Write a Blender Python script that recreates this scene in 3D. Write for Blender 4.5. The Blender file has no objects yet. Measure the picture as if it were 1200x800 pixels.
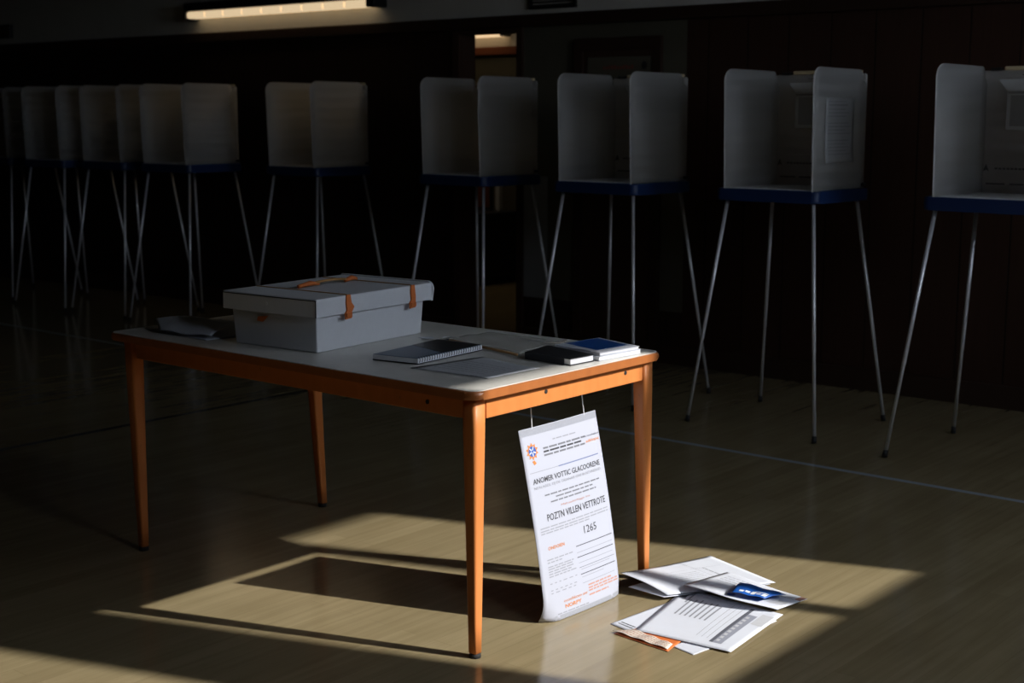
import bpy, bmesh, math, random
from mathutils import Vector, Matrix

random.seed(7)
SC = bpy.context.scene
COL = SC.collection
PI = math.pi

# ------------------------------------------------------------------ materials
def new_mat(name):
    m = bpy.data.materials.new(name); m.use_nodes = True
    nt = m.node_tree
    return m, nt, nt.nodes['Principled BSDF']

def lin(r, g, b):
    def f(c):
        c /= 255.0
        return c / 12.92 if c <= .04045 else ((c + .055) / 1.055) ** 2.4
    return (f(r), f(g), f(b), 1)

def mat(name, col, rough=.6, metal=0, var=0, scale=(8, 8, 8), bump=0, bscale=60, spec=.5, detail=4):
    m, nt, b = new_mat(name)
    b.inputs['Roughness'].default_value = rough
    b.inputs['Metallic'].default_value = metal
    b.inputs['Specular IOR Level'].default_value = spec
    b.inputs['Base Color'].default_value = col
    tc = nt.nodes.new('ShaderNodeTexCoord')
    if var:
        mp = nt.nodes.new('ShaderNodeMapping'); mp.inputs['Scale'].default_value = scale
        no = nt.nodes.new('ShaderNodeTexNoise'); no.inputs['Detail'].default_value = detail
        nt.links.new(tc.outputs['Object'], mp.inputs['Vector']); nt.links.new(mp.outputs[0], no.inputs['Vector'])
        mx = nt.nodes.new('ShaderNodeMix'); mx.data_type = 'RGBA'
        mx.inputs[6].default_value = tuple(c * (1 - var) for c in col[:3]) + (1,)
        mx.inputs[7].default_value = tuple(min(1, c * (1 + var)) for c in col[:3]) + (1,)
        nt.links.new(no.outputs['Fac'], mx.inputs[0]); nt.links.new(mx.outputs[2], b.inputs['Base Color'])
    if bump:
        n2 = nt.nodes.new('ShaderNodeTexNoise'); n2.inputs['Scale'].default_value = bscale
        nt.links.new(tc.outputs['Object'], n2.inputs['Vector'])
        bp = nt.nodes.new('ShaderNodeBump'); bp.inputs['Strength'].default_value = bump; bp.inputs['Distance'].default_value = .01
        nt.links.new(n2.outputs['Fac'], bp.inputs['Height']); nt.links.new(bp.outputs[0], b.inputs['Normal'])
    return m

def emit_mat(name, col, strength):
    m, nt, b = new_mat(name)
    b.inputs['Base Color'].default_value = col
    b.inputs['Emission Color'].default_value = col
    b.inputs['Emission Strength'].default_value = strength
    return m

def math_node(nt, op, a, b=None):
    n = nt.nodes.new('ShaderNodeMath'); n.operation = op
    for i, v in enumerate((a, b)):
        if v is None: continue
        if isinstance(v, (int, float)): n.inputs[i].default_value = v
        else: nt.links.new(v, n.inputs[i])
    return n.outputs[0]

def floor_material():
    m, nt, b = new_mat('maple_strip_floor')
    tc = nt.nodes.new('ShaderNodeTexCoord')
    sp = nt.nodes.new('ShaderNodeSeparateXYZ'); nt.links.new(tc.outputs['Object'], sp.inputs[0])
    # strips run along Y, each about 6 cm wide
    mp = nt.nodes.new('ShaderNodeMapping'); mp.inputs['Rotation'].default_value = (0, 0, PI / 2)
    nt.links.new(tc.outputs['Object'], mp.inputs['Vector'])
    br = nt.nodes.new('ShaderNodeTexBrick')
    br.inputs['Scale'].default_value = 1.0
    br.inputs['Brick Width'].default_value = 1.3; br.inputs['Row Height'].default_value = .06
    br.inputs['Mortar Size'].default_value = .0011; br.inputs['Mortar Smooth'].default_value = .3
    br.offset = .37
    br.inputs['Color1'].default_value = (.262, .210, .118, 1)
    br.inputs['Color2'].default_value = (.300, .243, .140, 1)
    br.inputs['Mortar'].default_value = (.235, .188, .105, 1)
    nt.links.new(mp.outputs[0], br.inputs['Vector'])
    g = nt.nodes.new('ShaderNodeMapping'); g.inputs['Scale'].default_value = (45, 2.2, 1)
    nt.links.new(tc.outputs['Object'], g.inputs['Vector'])
    no = nt.nodes.new('ShaderNodeTexNoise'); no.inputs['Scale'].default_value = 1; no.inputs['Detail'].default_value = 6
    nt.links.new(g.outputs[0], no.inputs['Vector'])
    cr = nt.nodes.new('ShaderNodeValToRGB')
    cr.color_ramp.elements[0].position = .3; cr.color_ramp.elements[0].color = (.86, .85, .82, 1)
    cr.color_ramp.elements[1].position = .75; cr.color_ramp.elements[1].color = (1.06, 1.06, 1.06, 1)
    nt.links.new(no.outputs['Fac'], cr.inputs[0])
    mx = nt.nodes.new('ShaderNodeMix'); mx.data_type = 'RGBA'; mx.blend_type = 'MULTIPLY'; mx.inputs[0].default_value = 1
    nt.links.new(br.outputs['Color'], mx.inputs[6]); nt.links.new(cr.outputs[0], mx.inputs[7])
    # worn patches
    n3 = nt.nodes.new('ShaderNodeTexNoise'); n3.inputs['Scale'].default_value = 2.3; n3.inputs['Detail'].default_value = 5
    nt.links.new(tc.outputs['Object'], n3.inputs['Vector'])
    c3 = nt.nodes.new('ShaderNodeValToRGB')
    c3.color_ramp.elements[0].position = .32; c3.color_ramp.elements[0].color = (.9, .89, .87, 1)
    c3.color_ramp.elements[1].position = .68; c3.color_ramp.elements[1].color = (1.05, 1.05, 1.05, 1)
    nt.links.new(n3.outputs['Fac'], c3.inputs[0])
    m2 = nt.nodes.new('ShaderNodeMix'); m2.data_type = 'RGBA'; m2.blend_type = 'MULTIPLY'; m2.inputs[0].default_value = 1
    nt.links.new(mx.outputs[2], m2.inputs[6]); nt.links.new(c3.outputs[0], m2.inputs[7])
    # painted court lines: a pale blue one parallel to the back wall, a dark one running towards it
    d = math_node(nt, 'ABSOLUTE', math_node(nt, 'SUBTRACT', sp.outputs['Y'], 4.932))
    k = math_node(nt, 'LESS_THAN', d, .016)
    m3 = nt.nodes.new('ShaderNodeMix'); m3.data_type = 'RGBA'
    nt.links.new(k, m3.inputs[0]); nt.links.new(m2.outputs[2], m3.inputs[6]); m3.inputs[7].default_value = (.34, .40, .46, 1)
    d2 = math_node(nt, 'ABSOLUTE', math_node(nt, 'SUBTRACT', sp.outputs['X'], -5.29))
    k2 = math_node(nt, 'LESS_THAN', d2, .02)
    m4 = nt.nodes.new('ShaderNodeMix'); m4.data_type = 'RGBA'
    nt.links.new(k2, m4.inputs[0]); nt.links.new(m3.outputs[2], m4.inputs[6]); m4.inputs[7].default_value = (.05, .045, .04, 1)
    nt.links.new(m4.outputs[2], b.inputs['Base Color'])
    b.inputs['Specular IOR Level'].default_value = .55
    rr = nt.nodes.new('ShaderNodeMapRange'); nt.links.new(no.outputs['Fac'], rr.inputs[0])
    rr.inputs[3].default_value = .11; rr.inputs[4].default_value = .20
    nt.links.new(rr.outputs[0], b.inputs['Roughness'])
    bp = nt.nodes.new('ShaderNodeBump'); bp.inputs['Strength'].default_value = .08; bp.inputs['Distance'].default_value = .004
    nt.links.new(n3.outputs['Fac'], bp.inputs['Height']); nt.links.new(bp.outputs[0], b.inputs['Normal'])
    return m

def panel_material(name, c1, c2, width):
    """dark vertical boards"""
    m, nt, b = new_mat(name)
    tc = nt.nodes.new('ShaderNodeTexCoord')
    sp = nt.nodes.new('ShaderNodeSeparateXYZ'); nt.links.new(tc.outputs['Object'], sp.inputs[0])
    s = math_node(nt, 'ADD', sp.outputs['X'], sp.outputs['Y'])
    fr = math_node(nt, 'FRACT', math_node(nt, 'DIVIDE', s, width))
    gr = math_node(nt, 'LESS_THAN', fr, .035)
    mp = nt.nodes.new('ShaderNodeMapping'); mp.inputs['Scale'].default_value = (14, 14, .9)
    nt.links.new(tc.outputs['Object'], mp.inputs['Vector'])
    no = nt.nodes.new('ShaderNodeTexNoise'); no.inputs['Detail'].default_value = 6; nt.links.new(mp.outputs[0], no.inputs['Vector'])
    mx = nt.nodes.new('ShaderNodeMix'); mx.data_type = 'RGBA'
    mx.inputs[6].default_value = c1; mx.inputs[7].default_value = c2
    nt.links.new(no.outputs['Fac'], mx.inputs[0])
    m2 = nt.nodes.new('ShaderNodeMix'); m2.data_type = 'RGBA'
    nt.links.new(gr, m2.inputs[0]); nt.links.new(mx.outputs[2], m2.inputs[6]); m2.inputs[7].default_value = tuple(x * .3 for x in c1[:3]) + (1,)
    nt.links.new(m2.outputs[2], b.inputs['Base Color'])
    b.inputs['Roughness'].default_value = .55; b.inputs['Specular IOR Level'].default_value = .25
    bp = nt.nodes.new('ShaderNodeBump'); bp.inputs['Strength'].default_value = .5; bp.inputs['Distance'].default_value = .004
    bp.invert = True
    nt.links.new(gr, bp.inputs['Height']); nt.links.new(bp.outputs[0], b.inputs['Normal'])
    return m

def corrugated_material():
    """white corrugated plastic, faint horizontal ripples"""
    m, nt, b = new_mat('white_corrugated_plastic')
    tc = nt.nodes.new('ShaderNodeTexCoord')
    wv = nt.nodes.new('ShaderNodeTexWave'); wv.wave_type = 'BANDS'; wv.bands_direction = 'Z'
    wv.inputs['Scale'].default_value = 5.2; wv.inputs['Distortion'].default_value = 3.5
    wv.inputs['Detail'].default_value = 2; wv.inputs['Detail Scale'].default_value = .6
    mp = nt.nodes.new('ShaderNodeMapping'); mp.inputs['Scale'].default_value = (.6, .6, 1)
    nt.links.new(tc.outputs['Object'], mp.inputs['Vector']); nt.links.new(mp.outputs[0], wv.inputs['Vector'])
    bp = nt.nodes.new('ShaderNodeBump'); bp.inputs['Strength'].default_value = .32; bp.inputs['Distance'].default_value = .012
    nt.links.new(wv.outputs['Fac'], bp.inputs['Height']); nt.links.new(bp.outputs[0], b.inputs['Normal'])
    b.inputs['Base Color'].default_value = (.72, .72, .72, 1)
    b.inputs['Roughness'].default_value = .5; b.inputs['Specular IOR Level'].default_value = .25
    # thin plastic lets part of the light through
    tr = nt.nodes.new('ShaderNodeBsdfTranslucent'); tr.inputs['Color'].default_value = (.97, .97, .96, 1); nt.links.new(bp.outputs[0], tr.inputs['Normal'])
    mx = nt.nodes.new('ShaderNodeMixShader'); mx.inputs[0].default_value = .80
    out = nt.nodes['Material Output']
    nt.links.new(b.outputs[0], mx.inputs[1]); nt.links.new(tr.outputs[0], mx.inputs[2]); nt.links.new(mx.outputs[0], out.inputs['Surface'])
    return m

def wood_material(name, c1, c2):
    m, nt, b = new_mat(name)
    tc = nt.nodes.new('ShaderNodeTexCoord')
    mp = nt.nodes.new('ShaderNodeMapping'); mp.inputs['Scale'].default_value = (30, 30, 5)
    nt.links.new(tc.outputs['Object'], mp.inputs['Vector'])
    no = nt.nodes.new('ShaderNodeTexNoise'); no.inputs['Detail'].default_value = 5; no.inputs['Scale'].default_value = 1
    nt.links.new(mp.outputs[0], no.inputs['Vector'])
    mx = nt.nodes.new('ShaderNodeMix'); mx.data_type = 'RGBA'
    mx.inputs[6].default_value = c1; mx.inputs[7].default_value = c2
    nt.links.new(no.outputs['Fac'], mx.inputs[0])
    # small knocks and scuffs in the varnish
    n2 = nt.nodes.new('ShaderNodeTexNoise'); n2.inputs['Scale'].default_value = 55; n2.inputs['Detail'].default_value = 3
    nt.links.new(tc.outputs['Object'], n2.inputs['Vector'])
    k = math_node(nt, 'GREATER_THAN', n2.outputs['Fac'], .72)
    m2 = nt.nodes.new('ShaderNodeMix'); m2.data_type = 'RGBA'
    nt.links.new(math_node(nt, 'MULTIPLY', k, .45), m2.inputs[0]); nt.links.new(mx.outputs[2], m2.inputs[6]); m2.inputs[7].default_value = (.28, .12, .05, 1)
    nt.links.new(m2.outputs[2], b.inputs['Base Color'])
    b.inputs['Roughness'].default_value = .42; b.inputs['Specular IOR Level'].default_value = .35
    return m

M = {}
M['floor'] = floor_material()
M['panel_dark'] = panel_material('dark_board_panelling', (.020, .011, .007, 1), (.034, .018, .011, 1), .235)
M['panel_red'] = panel_material('reddish_board_panelling', (.028, .013, .008, 1), (.048, .021, .013, 1), .235)
M['plaster'] = mat('off_white_plaster', (.62, .60, .53, 1), .85, var=.06, scale=(1.5, 1.5, 1.5))
M['olive'] = mat('drab_painted_plaster', (.080, .072, .048, 1), .7, var=.1, scale=(2, 2, 2))
M['greywall'] = mat('grey_paint', (.26, .265, .27, 1), .6, var=.08)
M['cornice'] = mat('dark_stained_trim', (.030, .014, .008, 1), .5)
M['redtrim'] = mat('red_brown_trim', (.16, .045, .018, 1), .5)
M['ceiling'] = mat('ceiling_paint', (.16, .155, .14, 1), .9, var=.05)
M['door'] = mat('dark_door_wood', (.045, .022, .013, 1), .5, var=.25, scale=(20, 20, 2))
M['black'] = mat('black_plastic', (.012, .012, .013, 1), .45)
M['rubber'] = mat('black_rubber', (.010, .010, .010, 1), .8)
M['metal'] = mat('brushed_aluminium', (.74, .75, .78, 1), .4, metal=.55, var=.06, scale=(40, 40, 4))
M['blue'] = mat('navy_blue_plastic', (.005, .022, .085, 1), .42, var=.12, scale=(30, 30, 30))
M['corr'] = corrugated_material()
M['board'] = mat('white_writing_board', (.72, .73, .74, 1), .45, var=.04)
M['card'] = mat('pale_card', (.55, .56, .56, 1), .6)
M['greyprint'] = mat('grey_print', (.17, .17, .18, 1), .7)
M['cardprint'] = mat('faded_print', (.30, .30, .30, 1), .7, var=.3, scale=(90, 4, 90))
M['notice'] = mat('grey_notice_paper', (.30, .305, .31, 1), .75)
M['beige'] = mat('beige_plastic', (.50, .40, .24, 1), .5)
M['laminate'] = mat('grey_laminate', (.66, .645, .60, 1), .36, var=.10, scale=(7, 7, 7), spec=.5)
M['orangewood'] = wood_material('orange_varnished_wood', (.47, .150, .036, 1), (.64, .225, .065, 1))
M['edgewood'] = wood_material('darker_edge_wood', (.27, .085, .022, 1), (.40, .135, .038, 1))
M['boxcard'] = mat('grey_white_box_board', (.63, .64, .67, 1), .62, var=.04, scale=(14, 14, 14), bump=.06, bscale=300)
M['orange'] = mat('orange_strap', (.62, .155, .030, 1), .6, var=.15, scale=(60, 60, 60))
M['ochre'] = mat('ochre_cord', (.42, .22, .07, 1), .7)
M['paper'] = mat('white_paper', (.60, .625, .69, 1), .75, var=.025, scale=(9, 9, 9), bump=.03, bscale=25, spec=.2)
M['paper_grey'] = mat('greyish_paper', (.50, .51, .54, 1), .75, var=.06, scale=(12, 12, 12), spec=.2)
M['paper_poster'] = mat('poster_paper', (.385, .402, .475, 1), .6, bump=.02, bscale=12, spec=.2)
M['emblem_white'] = mat('emblem_white', (.50, .51, .55, 1), .6)
M['hem'] = mat('translucent_hem', (.27, .285, .33, 1), .35, var=.12, scale=(40, 40, 40))
M['cream'] = mat('cream_slip', (.62, .55, .47, 1), .7, var=.05)
M['ink'] = mat('black_ink', (.030, .031, .038, 1), .6)
M['ink_grey'] = mat('grey_ink', (.13, .135, .155, 1), .7)
M['ink_light'] = mat('light_grey_ink', (.245, .255, .29, 1), .7)
M['ink_band'] = mat('dark_grey_band', (.10, .105, .13, 1), .6)
M['ink_band2'] = mat('mid_grey_band', (.27, .285, .34, 1), .6)
M['ink_orange'] = mat('orange_ink', (.52, .17, .03, 1), .6)
M['ink_pink'] = mat('salmon_ink', (.42, .22, .175, 1), .6)
M['ink_red'] = mat('dull_red_ink', (.20, .035, .02, 1), .7)
M['ink_blue'] = mat('blue_ink', (.02, .08, .32, 1), .5)
M['navyline'] = mat('navy_rule_ink', (.12, .15, .28, 1), .6)
M['bluecard'] = mat('bright_blue_card', (.012, .095, .40, 1), .4, var=.15, scale=(40, 40, 40))
M['orangecard'] = mat('burnt_orange_card', (.60, .15, .035, 1), .6)
M['darkcover'] = mat('black_book_cover', (.018, .019, .024, 1), .32)
M['slatecover'] = mat('blue_grey_cover', (.15, .20, .27, 1), .4, var=.1, scale=(50, 50, 50))
M['pages'] = mat('page_edges', (.80, .81, .85, 1), .7, var=.12, scale=(5, 5, 600))
M['string'] = mat('white_string', (.72, .73, .75, 1), .7)
M['pencilwood'] = mat('brown_pencil', (.30, .16, .06, 1), .5)
M['tube'] = emit_mat('warm_tube_diffuser', (.95, .72, .44, 1), .74)
M['halltube'] = emit_mat('hall_tube', (1.0, .70, .40, 1), .95)
M['whitepost'] = mat('white_painted_post', (.5, .52, .55, 1), .5)

def plastic_film():
    m, nt, b = new_mat('clear_plastic_film')
    b.inputs['Base Color'].default_value = (.75, .73, .68, 1)
    b.inputs['Roughness'].default_value = .25
    b.inputs['Alpha'].default_value = .38
    return m
M['film'] = plastic_film()

# ------------------------------------------------------------------ mesh helpers
class MB:
    def __init__(self):
        self.bm = bmesh.new(); self.mi = 0
    def _tag(self, faces, smooth=False):
        for f in faces:
            f.material_index = self.mi; f.smooth = smooth
    def box(self, c, s, mtx=None, bevel=0, seg=2):
        n0 = set(self.bm.faces)
        r = bmesh.ops.create_cube(self.bm, size=1)
        T = Matrix.Translation(c) @ (mtx.to_4x4() if mtx else Matrix()) @ Matrix.Diagonal((s[0], s[1], s[2], 1))
        bmesh.ops.transform(self.bm, matrix=T, verts=r['verts'])
        if bevel:
            es = list({e for v in r['verts'] for e in v.link_edges})
            bmesh.ops.bevel(self.bm, geom=es, offset=bevel, segments=seg, profile=.5, affect='EDGES')
        self._tag([f for f in self.bm.faces if f not in n0], False)
        return self
    def lohi(self, a, b, bevel=0):
        return self.box([(p + q) / 2 for p, q in zip(a, b)], [abs(q - p) for p, q in zip(a, b)], None, bevel)
    def prism(self, pts, frm, thick, bevel=0):
        """2-D outline pts, frm(x,y)->Vector for the front face, thick vector"""
        n0 = set(self.bm.faces)
        t = Vector(thick)
        a = [self.bm.verts.new(frm(*p)) for p in pts]
        b = [self.bm.verts.new(frm(*p) + t) for p in pts]
        f1 = self.bm.faces.new(a); f2 = self.bm.faces.new(list(reversed(b)))
        n = len(pts)
        side = [self.bm.faces.new((a[i], b[i], b[(i + 1) % n], a[(i + 1) % n])) for i in range(n)]
        if bevel:
            es = list(f1.edges) + list(f2.edges)
            bmesh.ops.bevel(self.bm, geom=es, offset=bevel, segments=2, profile=.5, affect='EDGES')
        fs = [f for f in self.bm.faces if f not in n0]
        bmesh.ops.recalc_face_normals(self.bm, faces=fs)
        self._tag(fs)
        return self
    def tube(self, pts, r, seg=10, caps=True):
        pts = [Vector(p) for p in pts]
        rs = r if isinstance(r, (list, tuple)) else [r] * len(pts)
        rings = []; up = None
        for i, p in enumerate(pts):
            d = (pts[min(i + 1, len(pts) - 1)] - pts[max(i - 1, 0)]).normalized()
            if up is None:
                up = Vector((0, 0, 1)) if abs(d.z) < .9 else Vector((1, 0, 0))
            x = (up - d * up.dot(d)).normalized(); y = d.cross(x); up = x
            rings.append([self.bm.verts.new(p + (x * math.cos(2 * PI * k / seg) + y * math.sin(2 * PI * k / seg)) * rs[i]) for k in range(seg)])
        fs = []
        for i in range(len(rings) - 1):
            for k in range(seg):
                fs.append(self.bm.faces.new((rings[i][k], rings[i][(k + 1) % seg], rings[i + 1][(k + 1) % seg], rings[i + 1][k])))
        self._tag(fs, True)
        if caps:
            self._tag([self.bm.faces.new(list(reversed(rings[0]))), self.bm.faces.new(rings[-1])])
        return self
    def build(self, name, mats, parent=None, loc=None, recalc=False):
        if recalc: bmesh.ops.recalc_face_normals(self.bm, faces=self.bm.faces)
        me = bpy.data.meshes.new(name); self.bm.to_mesh(me); self.bm.free()
        for m in (mats if isinstance(mats, (list, tuple)) else [mats]): me.materials.append(M[m])
        o = bpy.data.objects.new(name, me); COL.objects.link(o)
        if parent: o.parent = parent
        if loc: o.location = loc
        return o

def tag(o, label, cat, group=None, kind=None):
    if label: o['label'] = label
    if cat: o['category'] = cat
    if group: o['group'] = group
    if kind: o['kind'] = kind
    return o

def thing(name, label, cat, loc=(0, 0, 0), rz=0, group=None):
    o = bpy.data.objects.new(name, None); COL.objects.link(o)
    o.empty_display_size = .1
    o.location = loc; o.rotation_euler = (0, 0, rz)
    return tag(o, label, cat, group)

def struct(o):
    o['kind'] = 'structure'; return o

def rrect(x0, y0, x1, y1, r, n=6, corners=(1, 1, 1, 1)):
    """rounded rectangle, corners order: (x0,y0) (x1,y0) (x1,y1) (x0,y1)"""
    out = []
    for k, (cx, cy, a0) in enumerate(((x0 + r, y0 + r, PI), (x1 - r, y0 + r, 1.5 * PI), (x1 - r, y1 - r, 0), (x0 + r, y1 - r, .5 * PI))):
        if corners[k]:
            for i in range(n + 1):
                a = a0 + i / n * PI / 2
                out.append((cx + r * math.cos(a), cy + r * math.sin(a)))
        else:
            out.append(((x0, x1, x1, x0)[k], (y0, y0, y1, y1)[k]))
    return out

# ------------------------------------------------------------------ room
UL, UR, VF, VB, HC = -12.8, .8, -2.6, 6.48, 2.95
WT = .06      # thickness of the window wall
b = MB(); b.lohi((UL - .2, VF - .2, -.12), (UR + .3, 9.6, 0)); struct(b.build('floor', 'floor'))
b = MB(); b.lohi((UL - .2, VF - .2, HC), (UR + .3, 9.6, HC + .12)); struct(b.build('ceiling', 'ceiling'))

# back wall: dark boards below the cornice, plaster above; a doorway and a recessed painted stretch beside it
DX0, DX1, DZ = -5.87, -5.425, 1.835
b = MB()
b.mi = 0
b.lohi((UL - .2, VB, 0), (DX0, VB + .12, 1.86))
b.lohi((DX0, VB, DZ), (DX1, VB + .12, 1.86))
b.mi = 3; b.lohi((DX1, VB, .29), (-5.20, VB + .12, 1.0))
b.mi = 2; b.lohi((DX1, VB, 1.0), (-5.20, VB + .12, 1.86)); b.lohi((-5.20, VB, .29), (-4.26, VB + .12, 1.86))
b.mi = 0; b.lohi((DX1, VB, 0), (-4.26, VB + .12, .29))
b.mi = 4; b.lohi((-4.26, VB, 0), (UR + .3, VB + .12, 1.86))
b.mi = 1; b.lohi((UL - .2, VB, 1.86), (UR + .3, VB + .12, HC))
struct(b.build('wall_back', ['panel_dark', 'plaster', 'olive', 'greywall', 'panel_red']))
b = MB(); b.lohi((UL, VB - .035, 1.85), (UR, VB - .001, 1.918), .006)
struct(b.build('trim_1', 'cornice'))
b = MB(); b.lohi((UL, VB - .02, 0), (DX0 - .05, VB - .001, .11)); b.lohi((DX1 + .05, VB - .02, 0), (UR, VB - .001, .11), .004)
struct(b.build('baseboard_back', 'cornice'))
b = MB()
b.lohi((DX0 - .055, VB - .015, 0), (DX0, VB + .13, DZ + .012)); b.lohi((DX1, VB - .015, 0), (DX1 + .045, VB + .13, DZ + .012))
b.lohi((DX0, VB - .015, DZ - .01), (DX1, VB + .13, DZ + .012))
struct(b.build('door_1', 'door'))
# framed door in the painted stretch
dr = MB()
dr.lohi((-4.99, VB - .03, 0), (-4.935, VB - .002, 1.77)); dr.lohi((-4.465, VB - .03, 0), (-4.41, VB - .002, 1.77)); dr.lohi((-4.935, VB - .03, 1.70), (-4.465, VB - .002, 1.77))
d2 = struct(dr.build('door_2', 'cornice'))
q = MB(); q.lohi((-4.935, VB - .018, 0), (-4.465, VB - .002, 1.70)); q.build('door_leaf', 'door', d2)
q = MB(); q.lohi((-4.90, VB - .026, 1.28), (-4.475, VB - .0185, 1.665), .002); q.mi = 1
for i in range(11):
    x = -4.79 + i * .019; q.lohi((x, VB - .0275, 1.598), (x + random.uniform(.010, .016), VB - .026, 1.598 + random.choice((.016, .019, .022))))
q.mi = 2
q.prism([(.017 * math.cos(a * PI / 4), (.022) * math.sin(a * PI / 4)) for a in range(8)], lambda x, y: Vector((-4.515 + x, VB - .0262, 1.617 + y)), (0, -.0012, 0))
q.build('notice', ['olive', 'ink_red', 'black'], d2)
q = MB(); q.tube([(-4.90, VB - .018, .95), (-4.90, VB - .045, .95)], .012); q.tube([(-4.90, VB - .048, .95), (-4.90, VB - .064, .95)], [.026, .02], 14); q.build('door_handle', 'metal', d2)

# corridor seen through the doorway
HV = 9.0
b = MB()
b.mi = 0; b.lohi((-9.6, HV, 0), (-4.6, HV + .1, 1.89))
b.mi = 1; b.lohi((-9.6, HV, 1.89), (-4.6, HV + .1, HC))
b.mi = 2; b.lohi((-9.7, VB + .12, 0), (-9.6, HV + .1, HC)); b.lohi((-4.6, VB + .12, 0), (-4.5, HV + .1, HC))
struct(b.build('wall_corridor', ['olive', 'plaster', 'olive']))
b = MB(); b.lohi((-9.6, HV - .03, 1.83), (-4.6, HV - .001, 1.895), .004); struct(b.build('trim_2', 'redtrim'))
t = thing('ceiling_tube_light', 'lit tube light glimpsed at the top of the dark doorway', 'light', (-7.85, HV - .1, 1.99))
b = MB(); b.lohi((-.5, .0, .035), (.27, .09, .075), .006); b.build('housing', 'black', t)
b = MB(); b.lohi((-.49, -.02, -.02), (.22, .07, .033), .012); b.build('diffuser', 'halltube', t)
b = MB(); b.lohi((.222, -.02, -.02), (.27, .075, .033), .006); b.build('end_cap', 'black', t)
t = thing('counter', 'black cupboard standing in the corridor behind the doorway', 'cupboard', (-7.70, HV - .5, 0))
b = MB(); b.lohi((-.30, 0, .06), (.22, .44, .55), .004); b.build('body', 'black', t)
b = MB(); b.lohi((-.32, -.02, .552), (.24, .46, .58), .006); b.build('top', 'darkcover', t)
b = MB(); b.lohi((-.28, .03, 0), (.20, .42, .058)); b.build('plinth', 'rubber', t)
for s in (-1, 1):
    b = MB(); b.lohi((-.04 + s * .125 - .118, -.012, .08), (-.04 + s * .125 + .118, -.001, .54), .003); d = b.build('door', 'black', t)
    q = MB(); q.tube([(-.04 + s * .03, -.0125, .33), (-.04 + s * .03, -.03, .33), (-.04 + s * .03, -.03, .42), (-.04 + s * .03, -.0125, .42)], .005); q.build('handle', 'metal', d)
t = thing('picture_frame', 'framed brown board standing on the black corridor cupboard', 'frame', (-7.80, HV - .16, .581))
b = MB()
for (x0, x1, z0, z1) in ((-.12, .12, 0, .02), (-.12, .12, .21, .23), (-.12, -.10, .02, .21), (.10, .12, .02, .21)): b.lohi((x0, 0, z0), (x1, .02, z1))
b.build('frame', 'black', t)
b = MB(); b.lohi((-.10, .006, .02), (.10, .016, .21)); b.build('backing', 'redtrim', t)
b = MB(); b.lohi((-.022, -.022, 0), (.022, .022, .26), .004)
tag(b.build('white_post', 'whitepost', None, (-7.60, HV - .16, .581)), 'short white post standing at the right end of the corridor cupboard', 'post')

# left and front walls
b = MB(); b.lohi((UL - .2, VF - .2, 0), (UL, VB, 1.86)); b.mi = 1; b.lohi((UL - .2, VF - .2, 1.86), (UL, VB, HC))
struct(b.build('wall_left', ['panel_dark', 'panel_dark']))
b = MB(); b.lohi((UL, VF - .2, 0), (UR, VF, 1.86)); b.mi = 1; b.lohi((UL, VF - .2, 1.86), (UR, VF, HC))
struct(b.build('wall_front', ['panel_dark', 'panel_dark']))

# window wall on the right: one tall glazed band with mullions (the sun comes through it)
SILL, HEAD = 1.590, 2.680
W1 = (3.05, 4.866); W2 = (1.75, 2.45)
b = MB()
def wr(v0, v1, z0, z1): b.lohi((UR, v0, z0), (UR + WT, v1, z1))
wr(VF - .2, VB, 0, SILL); wr(VF - .2, VB, HEAD, HC)
wr(VF - .2, W2[0], SILL, HEAD); wr(W2[1], W1[0], SILL, HEAD); wr(W1[1], VB, SILL, HEAD)
struct(b.build('wall_right', 'panel_dark'))
b = MB()
for (c, w) in ((4.40, .07), (3.460, .35)): b.lohi((UR + .012, c - w / 2, SILL), (UR + WT - .006, c + w / 2, HEAD))
struct(b.build('window_1', 'whitepost'))
b = MB(); b.lohi((UR + .012, 2.08, SILL), (UR + WT - .006, 2.12, HEAD)); struct(b.build('window_2', 'whitepost'))


# ------------------------------------------------------------------ light strip, vent and sign on the upper wall
t = thing('wall_light', 'long warm fluorescent strip light high on the white upper wall', 'light', (-7.45, VB - .001, 2.06))
b = MB(); b.lohi((-.93, -.12, .002), (.92, 0, .06), .006); b.build('housing', 'black', t)
b = MB()
x0 = -.905
for i in range(9):
    b.lohi((x0 + i * .2, -.115, -.046), (x0 + i * .2 + .194, -.02, .0), .012)
b.build('diffuser', 'tube', t)
for x, w in ((-.93, .022), (.90, .07)):
    b = MB(); b.lohi((x, -.125, -.05), (x + w, -.004, .0), .006); b.build('end_cap', 'black', t)
t = thing('wall_vent', 'dark louvred vent on the upper wall above the doorway', 'vent', (-5.16, VB - .001, 2.01))
b = MB()
for a in ((-.168, -.168 + .014), (.154, .168)): b.lohi((a[0], -.02, -.065), (a[1], 0, .065))
b.lohi((-.154, -.02, -.065), (.154, 0, -.052)); b.lohi((-.154, -.02, .052), (.154, 0, .065)); b.build('frame', 'black', t)
b = MB()
for i in range(6): b.box((0, -.008, -.045 + i * .018), (.306, .018, .002), Matrix.Rotation(.6, 3, 'X'))
b.build('slats', 'black', t)
t = thing('wall_sign', 'small dark sign on the upper wall at the far left', 'sign', (-10.89, VB - .001, 2.02))
b = MB(); b.lohi((-.12, -.03, -.055), (.105, 0, .055), .006); b.build('case', 'black', t)
b = MB(); b.lohi((-.108, -.0335, -.044), (.093, -.0302, .044)); b.build('face_panel', 'door', t)

# ------------------------------------------------------------------ voting booths
A, Bd = .507, .443        # tray size: opening width, depth
FA, FB = .647, .596       # foot spread
ZT, ZP = 1.040, 1.549     # top of the tray, top of the screens

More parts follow.
